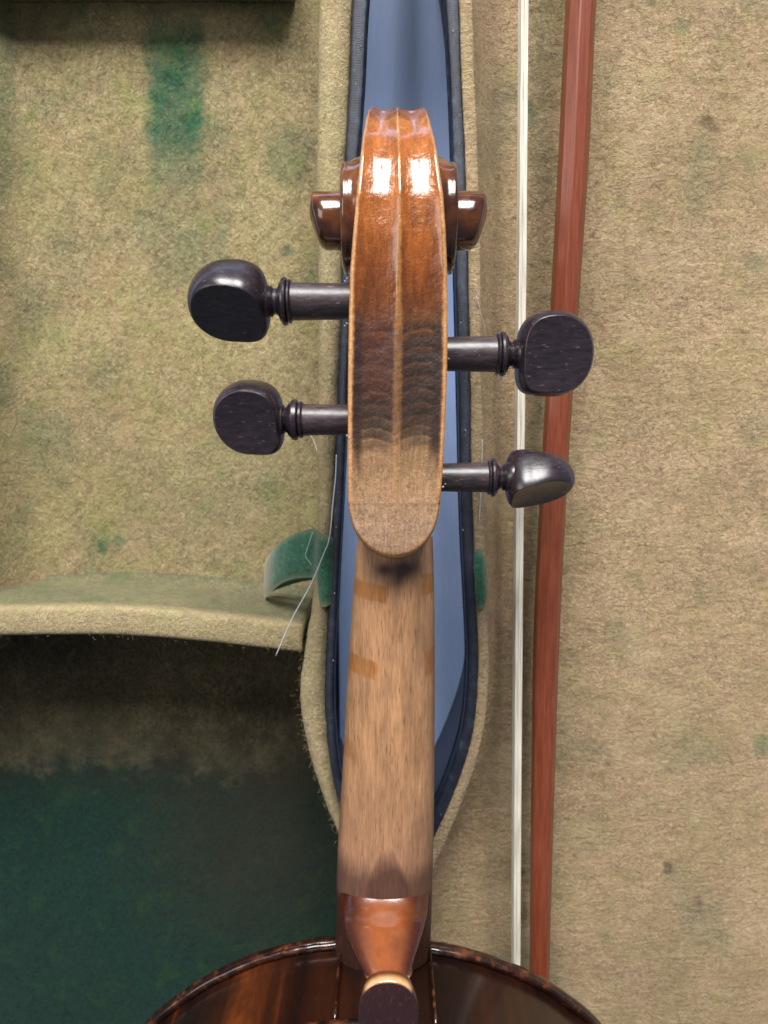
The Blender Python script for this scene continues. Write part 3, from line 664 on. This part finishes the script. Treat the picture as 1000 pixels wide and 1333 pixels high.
# filling throat between pegbox and inner turn
# -- neck
nv = np.concatenate([np.linspace(700, 1130, 240), np.linspace(1132, 1262, 70)])
nL = [(700,466),(740,462.5),(800,458),(900,452),(1000,447),(1100,441),(1160,438.5),(1270,436)]
nR = [(700,563),(740,564.5),(800,565.5),(900,566),(1000,565.5),(1100,564.5),(1160,563),(1270,560)]
dE = [(700,219.5),(730,222),(1235,257.5),(1270,260)]
hN = [(700,11.5),(1000,12.8),(1130,13.6),(1262,14.0)]
def neck():
    rows = []; cols = []; na = 97
    for v in nv:
        d = float(interp(v, dE)); L, R = float(interp(v, nL)), float(interp(v, nR)); h = float(interp(v, hN))
        y = (CV - v) * d / F; cx = ((L + R) / 2 - CU) * d / F; hw = (R - L) / 2 * d / F
        # y of the crown must sit on the same ray row: small shift so pixel rows stay level
        row = []; us = []
        for a in np.linspace(0, math.pi, na):
            c, s = math.cos(a), math.sin(a)
            xx = -math.copysign(abs(c) ** 0.80, c) * hw; hh = s ** 0.95 * h
            dd = d - hh; row.append(c2w(cx + xx, (CV - v) * (d - h * 0.8) / F, dd)); us.append(CU + (cx + xx) / dd * F)
        row += [c2w(cx + hw, (CV - v) * (d - h * 0.8) / F, d + 0.2), c2w(cx - hw, (CV - v) * (d - h * 0.8) / F, d + 0.2)]; us += [R, L]
        rows.append(row)
        u = np.array(us); n = fbm(u / 14.0, np.full(len(u), v / 60.0)); n2 = fbm(u / 5.0 + 7, np.full(len(u), v / 5.0)); n3 = fbm(u / 3.0 + 70, np.full(len(u), v / 90.0))
        col = np.repeat(np.array([[178, 132, 94]], float), len(u), 0)
        col *= (1 + (n - .5)[:, None] * 0.28 + (n3 - .5)[:, None] * 0.22)
        pink = sstep(980, 1120, v); col = col * (1 - pink * 0.5) + pink * 0.5 * np.array([158, 116, 92])
        def patch(u0, u1, vtop, vbot, skew=0.0, sf=4.5):
            w = (n2 - .5) * 8; vs_ = v - (u - u0) * skew + w * .4
            return sstep(u0 - sf, u0 + sf, u + w) * (1 - sstep(u1 - sf, u1 + sf, u + w)) * sstep(vtop - 2, vtop + 2, vs_) * (1 - sstep(vbot - 2, vbot + 2, vs_))
        m = np.maximum.reduce([patch(440, 504, 750, 772, 0.20), patch(549, 580, 748, 776, -0.15), patch(440, 490, 848, 872, 0.25), patch(554, 580, 850, 882, -0.5), patch(440, 463, 960, 985, 0.4) * 0.6])
        m = m * np.clip(0.60 + 0.5 * (n - .5) + 0.9 * (n3 - .5), 0.15, 0.9); col = col * (1 - m[:, None]) + m[:, None] * np.array([158, 96, 38])
        st = np.exp(-(((u - 528) / 20) ** 2 + ((v - 740) / 10.0) ** 2)) * 1.1 * (0.7 + 1.2 * (n - .5)) + np.exp(-(((u - 500) / 12) ** 2 + ((v - 741) / 8.0) ** 2)) * 0.7  # stain under the chin, with the chin's shadow painted in
        st += np.exp(-(((u - 522 + (v - 740) * .2) / 7) ** 2 + ((v - 752) / 16.0) ** 2)) * 0.5
        st = np.clip(st, 0, 0.9); col = col * (1 - st[:, None]) + st[:, None] * np.array([62, 40, 36])
        # dark handling stain near the heel, tongue shape
        tong = 1 - sstep(0.6, 1.15, np.abs(u - 504) / (4 + 24 * np.clip((v - 1095) / 55.0, 0, 1) ** 0.8) + (n - .5) * 0.3) if v > 1095 else np.zeros(len(u))
        dk = np.clip(0.42 * tong * sstep(1095, 1120, v) + 0.66 * sstep(1112, 1150, v + (n - .5) * 30), 0, 0.85)
        col = col * (1 - dk[:, None]) + dk[:, None] * np.array([74, 48, 40])
        rimt = np.exp(-((np.abs(u - 504) / (4 + 24 * np.clip((v - 1095) / 55.0, 0, 1) ** 0.8) - 1.08) / 0.10) ** 2) * 0.4 * (1 - sstep(1120, 1140, v)) if v > 1097 else np.zeros(len(u))
        col = col * (1 - rimt[:, None]) + rimt[:, None] * np.array([190, 145, 105])
        vr = 0.9 * sstep(1165, 1185, v + (n2 - .5) * 10); col = col * (1 - vr[:, None]) + vr[:, None] * np.array([56, 27, 17])
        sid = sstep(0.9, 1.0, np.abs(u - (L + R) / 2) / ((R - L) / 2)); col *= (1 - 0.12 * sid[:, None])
        c = col / 255.0; cols.append(((np.clip(c, 0, 1) + 0.055) / 1.055) ** 2.4)
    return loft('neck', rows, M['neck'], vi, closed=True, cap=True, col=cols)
neck()
# -- fingerboard and nut under the neck
rows = []
for v, d in ((726, 222.2), (900, 234.2), (1100, 248.2), (1235, 257.9), (1380, 263.5)):
    L, R = float(interp(v, nL)), float(interp(v, nR)); y = (CV - v) * (d - 9) / F; x0 = (L - CU) * d / F + 0.3; x1 = (R - CU) * d / F - 0.3
    rows.append([c2w(x0, y, d), c2w(x1, y, d), c2w(x1 - 0.3, y, d + 3.0), c2w((x0 + x1) / 2, y, d + 5.2), c2w(x0 + 0.3, y, d + 3.0)])
loft('fingerboard', rows, M['board'], vi, auto=30)
# -- heel
hv = [1150, 1156, 1162, 1170, 1180, 1192, 1205, 1220, 1235, 1250, 1262, 1272, 1282]
hd = [241.6, 241.0, 240.2, 239.0, 237.3, 235.0] + [407.7 / (1 + 1.33 * (q - 666.5) / 950) - 0.2 for q in hv[6:]]
hl = [468, 457, 449, 444, 441, 439, 440, 443, 448, 454, 460, 466, 470]
hr = [536, 545, 552, 556, 558.5, 559.5, 559, 556, 552, 548, 544, 541, 540]
rows = []; cols = []
vi_ = np.linspace(1150, 1282, 60)
for v in vi_:
    d = float(smooth(v, list(zip(hv, hd)))); L = float(smooth(v, list(zip(hv, hl)))); R = float(smooth(v, list(zip(hv, hr))))
    y = (CV - v) * d / F; dm = d + 7; cx = ((L + R) / 2 - CU) * d / F; hw = (R - L) / 2 * d / F; db = 257.0
    row = []; u = []
    for a in np.linspace(0, math.pi, 37):
        c, s = math.cos(a), math.sin(a); drop = (1 - s ** 0.8) * min(11.0, db - d - 1)
        xx = -math.copysign(abs(c) ** 0.72, c) * hw; row.append(c2w(cx + xx, y, d + drop)); u.append(xx / hw)
    wb = hw * 1.0
    row += [c2w(cx + wb * 0.99, y, d + (db - d) * 0.7), c2w(cx + wb * 0.98, y, db), c2w(cx - wb * 0.98, y, db), c2w(cx - wb * 0.99, y, d + (db - d) * 0.7)]; u += [1, 1, -1, -1]
    rows.append(row)
    u = np.array(u); n = fbm(u * 3 + 5, np.full(len(u), v / 22.)); n2 = fbm(u * 9 + 5, np.full(len(u), v / 8.))
    col = np.repeat(np.array([[122, 62, 22]], float), len(u), 0) * (1 + (n - .5)[:, None] * 0.5)
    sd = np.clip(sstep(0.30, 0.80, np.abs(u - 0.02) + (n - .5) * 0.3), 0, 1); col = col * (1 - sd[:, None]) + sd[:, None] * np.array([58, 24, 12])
    tp = 1 - sstep(1156, 1166, v + (n2 - .5) * 6 - 10 * u * u); col = col * (1 - 0.8 * tp[:, None]) + 0.8 * tp[:, None] * np.array([112, 62, 38])
    wr = sstep(1272, 1279, v + (n2 - .5) * 8 - 5 * u * u); col = col * (1 - wr[:, None]) + wr[:, None] * np.array([206, 160, 108])
    c = col / 255.0; cols.append(((np.clip(c, 0, 1) + 0.055) / 1.055) ** 2.4)
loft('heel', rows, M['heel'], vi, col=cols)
# -- body: outline of the top edge from the photograph, the rest of the violin continued below
ZT = 82.5; ZBK = ZT + 36.5
ctr = PZ(487, 1224, ZT)
armL = [PZ(u, v, ZT) for u, v in ((487,1223),(440,1226),(390,1232),(330,1248),(270,1275),(230,1301),(190,1334))]
armR = [PZ(u, v, ZT) for u, v in ((487,1223),(553,1231),(600,1239),(650,1254),(700,1275),(740,1300),(781,1334))]
def half(arm, s):
    h = [(p[0] - ctr[0], p[1] - ctr[1]) for p in arm]
    l0 = -h[-1][1]
    for l, w in ((l0 + 16, 90.5), (l0 + 36, 95), (l0 + 58, 94)): h.append((s * w, -l))
    up = catmull(h + [(s * 84, -l0 - 84)], 10)
    cb = catmull([(s * 84, -l0 - 84), (s * 66, -l0 - 108), (s * 62, -l0 - 135), (s * 72, -l0 - 166), (s * 100, -l0 - 186)], 8)
    lo = catmull([(s * 100, -l0 - 186), (s * 116, -l0 - 220), (s * 118, -l0 - 252), (s * 108, -l0 - 288), (s * 80, -l0 - 318), (s * 40, -l0 - 334), (0, -l0 - 338)], 10)
    return [tuple(q) for q in up] + [tuple(q) for q in cb[1:]] + [tuple(q) for q in lo[1:]]
hl_, hr_ = half(armL, -1), half(armR, 1)
outl = np.array(hl_ + hr_[::-1][1:-1]) + np.array(ctr[:2])
def inset(pts, dist):
    n = len(pts); t = np.roll(pts, -1, 0) - np.roll(pts, 1, 0); t /= np.linalg.norm(t, axis=1, keepdims=True)
    nr = np.stack([-t[:, 1], t[:, 0]], -1); c = pts.mean(0)
    area2 = np.sum(pts[:, 0] * np.roll(pts[:, 1], -1) - np.roll(pts[:, 0], -1) * pts[:, 1])
    return pts + nr * dist * (1 if area2 > 0 else -1)
def plate(name, z0, z1, arch, mat, parent, top):
    """thick arched plate with a rounded, slightly chipped edge"""
    n = len(outl); rows = []
    jit = (fbm(np.arange(n) / 3.0, np.zeros(n) + z0) - .5) * 0.5
    for ins, f in ((1.1, 0.0), (0.35, 0.16), (0.0, 0.45), (0.2, 0.75), (0.9, 0.98), (2.0, 1.08), (3.2, 0.95)):
        p = inset(outl, ins + jit[:, None] * 0 if False else ins); rows.append([(a, b, z0 + (z1 - z0) * f + jit[i]) for i, (a, b) in enumerate(p)])
    cen = outl.mean(0)
    sgn = 1 if z1 > z0 else -1
    for k in np.linspace(0.03, 0.97, 14):
        rows.append([(cen[0] + (a - cen[0]) * (1 - k) , cen[1] + (b - cen[1]) * (1 - k), z1 - sgn * 0.4 + sgn * arch * sstep(0.02, 0.8, k)) for a, b in inset(outl, 3.2)])
    rows = rows[::-1]
    return loft(name, rows, mat, parent, closed=True, cap=True)
plate('top_plate', ZT - 0.2, ZT - 4.2, 9.0, M['plate'], vi, False)     # belly, face down
# upper bead of the top plate edge that shows beyond the rib
n = len(outl); rows = []
for ins, z in ((0.9, -1.2), (0.2, -0.4), (0.1, 0.35), (0.7, 1.0), (1.6, 0.9), (2.3, 0.35), (3.1, 0.2), (3.4, -1.2)):
    rows.append([(a, b, ZT + z + (vnoise(i / 2.0, 3.) - .5) * 0.35) for i, (a, b) in enumerate(inset(outl, ins))])
loft('edge_bead', rows, M['plate'], vi, closed=True, cap=False)
rb = inset(outl, 3.3); rows = []
for f in np.linspace(0, 1, 12): rows.append([(a, b, ZT - 0.5 + (ZBK - ZT - 3.6) * f) for a, b in rb])
loft('rib', rows, M['rib'], vi, closed=True, cap=False)
plate('back_plate', ZBK - 4.0, ZBK, 10.0, M['plate'], vi, True)
# rib ends beside the heel (pale corner strips)
for u0, v0, u1, v1, s in ((443, 1231, 461, 1312, -1), (560, 1237, 548, 1312, 1)):
    a_ = Vector(PZ(u0, v0, ZT + 1)); b_ = Vector((a_.x + (-s) * 0.2, a_.y - 0.4, ZBK - 4))
    pts = [a_.lerp(b_, k / 6) + Vector((0, 0.4, 0)) for k in range(7)]
    tube('rib_corner', pts, 0.55, M['plate'], vi, 7)
# button
dB = 221.8
bl = []
zb = ZBK + 1.4
bc = PZ(505.5, 1318, zb); hwb = abs(PZ(545, 1318, zb)[0] - PZ(466, 1318, zb)[0]) / 2; ytop = PZ(505, 1277, zb)[1]
ol = [(bc[0] - hwb, bc[1] - 14)]
for a in np.linspace(math.pi, 0, 25): ol.append((bc[0] + hwb * math.copysign(abs(math.cos(a)) ** 0.85, math.cos(a)), bc[1] + (ytop - bc[1]) * math.sin(a) ** 0.9))
ol.append((bc[0] + hwb, bc[1] - 14)); ol = np.array(ol); cc = np.array([bc[0], bc[1] - 6])
rows = []; cols = []
for sc, z in ((0.96, -5.0), (0.985, -3.4), (1.0, -1.2), (0.985, -0.3), (0.95, 0.0), (0.6, 0.1), (0.2, 0.1)):
    rows.append([(cc[0] + (x - cc[0]) * sc, cc[1] + (y - cc[1]) * sc, zb + z) for x, y in ol])
    cr = (206, 158, 108) if -3.0 < z < -0.1 else ((96, 54, 28) if z < -3 else (44, 20, 20))
    row = []
    for i in range(len(ol)):
        k = max(0.0, math.sin(math.pi * (i - 2) / (len(ol) - 5))) if 2 <= i <= len(ol) - 3 else 0.0
        k = sstep(0.35, 0.8, k + (vnoise(i * 0.7, 2) - .5) * .2) if z < -0.1 else 0
        row.append(lin(*[44 * (1 - k) + cr[0] * k, 20 * (1 - k) + cr[1] * k, 20 * (1 - k) + cr[2] * k]))
    cols.append(row)
loft('button', rows, M['heel'], vi, col=cols, auto=70)

# -- pegs
def peg(axis_v, d, side, u_box, u_collar0, u_collar1, u_head0, u_head1, v_top, v_bot, r_shaft, r_collar, r_neck, psi, thick, sk=0.0, taper=0.25):
    k = d / F; y0 = (CV - axis_v) * k
    X = lambda u: (u - CU) * k
    A_ = abs(X(u_head1) - X(u_head0)); psi = math.radians(psi)
    B = (v_bot - v_top) / 2 * k; bc_ = (axis_v - (v_top + v_bot) / 2) * k
    T = thick / 2
    # silhouettes: half height seen = B cos psi + T sin psi
    Bh = (B - T * abs(math.sin(psi)) * 0.75) / max(0.35, math.cos(psi))
    nb = 64; rows = []
    lev = [(-1.0, 0.30, -0.5), (-1.0, 0.62, -0.25), (-1.0, 0.855, 0), (-0.985, 0.872, 0), (-0.86, 0.925, 0), (-0.62, 0.968, 0), (-0.3, 0.995, 0), (0, 1.0, 0), (0.3, 0.995, 0), (0.62, 0.968, 0), (0.86, 0.925, 0), (0.985, 0.872, 0), (1.0, 0.855, 0), (1.0, 0.62, 0.25), (1.0, 0.30, 0.5)]
    for tl, sc, dip in lev:
        row = []
        for i in range(nb):
            ph = 2 * math.pi * i / nb; c, s = math.cos(ph), math.sin(ph)
            q_ = 2.7 if s > 0 else 4.6; nn = 1.95 if c > 0 else q_; nb_ = 2.15 if c > 0 else q_
            a = A_ / 2 * (1 + math.copysign(abs(c) ** (2 / nn), c) * sc) ; b = Bh * math.copysign(abs(s) ** (2 / nb_), s) * sc
            b += sk * (a / A_ - 0.5) * Bh * (1 if True else 0)
            th = T * (1.0 - taper * max(0, a / A_ - 0.1)) * tl - dip * 1.0
            yy = b * math.cos(psi) - th * math.sin(psi); up = b * math.sin(psi) + th * math.cos(psi)
            row.append(c2w(X(u_head0) + side * a, y0 + bc_ + yy, d - up))
        rows.append(row)
    head = loft('peg', rows, M['peg'], vi, closed=True, cap=True, auto=24)
    rs, rc, rn = r_shaft * k, r_collar * k, r_neck * k
    x0, xc0, xc1, xh = X(u_box), X(u_collar0), X(u_collar1), X(u_head0)
    revolve_x('shaft', [(x0 - side * 6, rs * 0.97, 0, 0), (x0, rs * 0.975, 0, 0), ((x0 + xc0) / 2, rs, 0, 0), (xc0, rs * 1.03, 0, 0), (xc0 + side * 0.5, rs * 0.9, 0, 0)], y0, d, M['shaft'], head, 32, 40)
    L_ = xc1 - xc0
    prof = [(xc0 - 0.02 * L_, rs * 0.9), (xc0, rs * 1.12), (xc0 + .10*L_, rs * 1.20), (xc0 + .22*L_, rs * 1.18), (xc0 + .27*L_, rs * 1.08), (xc0 + .34*L_, rc * 0.97), (xc0 + .48*L_, rc), (xc0 + .62*L_, rc * 0.97), (xc0 + .74*L_, rc * 0.84), (xc0 + .80*L_, rc * 0.80), (xc0 + .88*L_, rn * 1.12), (xc1, rn)]
    e = xh - xc1
    prof += [(xc1 + 0.35 * e, rn * 0.96), (xc1 + 0.55 * e, rn * 1.12), (xc1 + 0.68 * e, rn * 1.18), (xc1 + 0.8 * e, rn * 1.12), (xc1 + 1.0 * e, rn * 1.25), (xc1 + 1.0 * e + side * 1.6, rn * 1.45), (xc1 + e + side * 3.2, rn * 1.5)]
    revolve_x('collar', [(x, r, 0, 0) for x, r in prof], y0, d, M['peg'], head, 40, 30)
    return head
peg(392.5, 203, -1, 455, 380, 361, 350, 246, 342, 442, 23.5, 31, 17, 51, 14.0, 0.0, 0.3)
peg(546.5, 206, -1, 453, 395, 372, 369, 279, 491, 595, 20.0, 27, 16, 24, 12.5, 0.06)
peg(461.0, 204, 1, 583, 645, 664, 672, 771, 402, 519, 22.5, 29, 16, 13, 12.5, 0.0)
peg(621.5, 207, 1, 578, 634, 650, 658, 748, 586, 659, 19.0, 25.5, 15, 58, 14.0, 0.0, 0.6)
# crumbs of peg paste and lint where the shafts enter
def crumb(name, p, r, mat, parent=None):
    bm = bmesh.new(); bmesh.ops.create_icosphere(bm, subdivisions=1, radius=r * MM)
    for q in bm.verts: q.co = q.co * (0.6 + random.random() * 0.8) + Vector(p) * MM
    me = bpy.data.meshes.new(name); bm.to_mesh(me); bm.free(); return finish(me, name, mat, parent)
for u, v, d, r in ((452, 363, 194, 0.5), (449, 366, 195, 0.35), (452, 421, 196, 0.5), (449, 424, 196, 0.4), (455, 570, 191, 0.5), (452, 567, 193, 0.4), (584, 467, 196, 0.5), (577, 634, 196, 0.5), (580, 630, 196, 0.35)):
    crumb('paste_crumb', P(u, v, d), r * 0.7, M['lint'], vi)

# ------------------------------------------------------------------ bow
zbow = 57.0
bow = empty('violin_bow', PZ(700, 1300, zbow), 'reddish brown violin bow with white hair lying in the felt lined lid', 'bow')
sl = [(-330, 762, 803), (-150, 748, 786), (0, 737.5, 775.5), (200, 728, 766), (380, 718.5, 754), (640, 704, 737), (800, 696, 729), (1000, 692.5, 722), (1260, 690, 715), (1500, 690, 712), (1800, 692, 711)]
rows = []
for v in np.linspace(-330, 1800, 60):
    a = smooth(v, [(q[0], q[1]) for q in sl]); b = smooth(v, [(q[0], q[2]) for q in sl])
    p0, p1 = PZ(float(a), float(v), zbow), PZ(float(b), float(v), zbow); cx = (p0[0] + p1[0]) / 2; r = (p1[0] - p0[0]) / 2
    row = []
    for k in range(8):
        for e in (-0.07, 0.07):                      # softened arrises
            an = math.radians(22.5 + 45 * k - 9) + e * math.pi / 4
            row.append((cx + r * 1.03 * math.cos(an), p0[1], zbow + r * 1.03 * math.sin(an)))
    rows.append(row)
loft('stick', rows, M['stick'], bow, auto=14)
hs = [(-330, 677.5, 687.5), (0, 677, 686), (400, 674, 683), (640, 671, 680), (1000, 668.5, 677), (1250, 667.5, 675.5), (1800, 667, 674.5)]
V = []; Fc = []
vsamp = np.linspace(-330, 1800, 14)
for j in range(46):
    fx = (j % 5) / 4 * 0.84 + 0.08 + random.uniform(-.05, .05); fz = (j // 5) / 9.0
    o0 = len(V)
    for v in vsamp:
        a = float(interp(v, [(q[0], q[1]) for q in hs])); b = float(interp(v, [(q[0], q[2]) for q in hs])); zz = zbow + 2.5 - fz * 5.5
        p0, p1 = PZ(a, v, zbow), PZ(b, v, zbow); cx = p0[0] + (p1[0] - p0[0]) * fx; r = (p1[0] - p0[0]) * 0.125
        for k in range(6): V.append((cx + r * math.cos(k * math.pi / 3), p0[1], zz + r * math.sin(k * math.pi / 3)))
    Fc += grid_faces(len(vsamp), 6, True, True, o0)
mesh_obj('hair', V, Fc, M['hair'], bow)

# ------------------------------------------------------------------ loose threads and lint
def thread(pts, r, label):
    o = tube('loose_thread', catmull(pts, 10), r, M['thread'], None, 6); o['label'] = label; o['category'] = 'thread'; return o
thread([PZ(438, 592, ZR + 2.5), PZ(437, 620, ZR + 2.5), PZ(433, 660, ZR + 2.5), PZ(429, 700, ZR + 3), PZ(421, 722, ZR + 3), PZ(404, 762, ZR + 2), PZ(380, 806, ZR), PZ(359, 854, ZR - 2)], 0.17, 'thin white bent thread hanging over the green ribbon tab and partition')
thread([PZ(404, 565, ZR - 20), PZ(411, 580, ZR - 20), PZ(415, 600, ZR - 18), PZ(414, 622, ZR - 18)], 0.13, 'short white thread under the rim beside the lower dark left peg')
thread([PZ(407, 693, ZR - 2), PZ(401, 712, ZR - 4), PZ(398, 724, ZR - 5), PZ(408, 738, ZR - 6)], 0.12, 'tiny curled white thread lying on the green ribbon tab')
thread([PZ(620, 385, ZR + 1), PZ(629, 420, ZR - 3), PZ(637, 455, ZR - 8), PZ(646, 478, ZR - 12), PZ(656, 520, ZR - 20)], 0.12, 'fine white thread on the lid felt below the upper right peg')
thread([PZ(628, 572, ZR - 1), PZ(627, 620, ZR), PZ(624, 680, ZR + 1.2)], 0.12, 'fine white thread on the lid rim above the green ribbon end')
# lint specks
bm = bmesh.new()
def speck(p, r):
    q = bmesh.ops.create_icosphere(bm, subdivisions=1, radius=r * MM)
    for w in q['verts']: w.co = Vector((w.co.x * random.uniform(.6, 1.6), w.co.y * random.uniform(.6, 1.6), w.co.z * .6)) + Vector(p) * MM
for u, v in ((438, 686), (441, 640), (436, 772), (434, 860), (450, 300), (603, 690), (606, 560), (601, 790), (612, 880), (600, 420), (599, 150), (590, 40), (470, 60)):
    speck(PZ(u, v, ZR + 0.2), random.uniform(.15, .32))
for _ in range(60):
    u, v = random.uniform(10, 400), random.uniform(40, 730); speck(PZ(u, v, ZF_T + 1.0), random.uniform(.08, .2))
for _ in range(60):
    u, v = random.uniform(720, 990), random.uniform(0, 1250); speck(PZ(u, v, ZF_L + 1.0), random.uniform(.08, .2))
me = bpy.data.meshes.new('lint'); bm.to_mesh(me); bm.free()
o = finish(me, 'lint', M['lint'], None); o['kind'] = 'stuff'; o['label'] = 'tiny pale lint specks scattered over the felt and black edges'; o['category'] = 'lint'
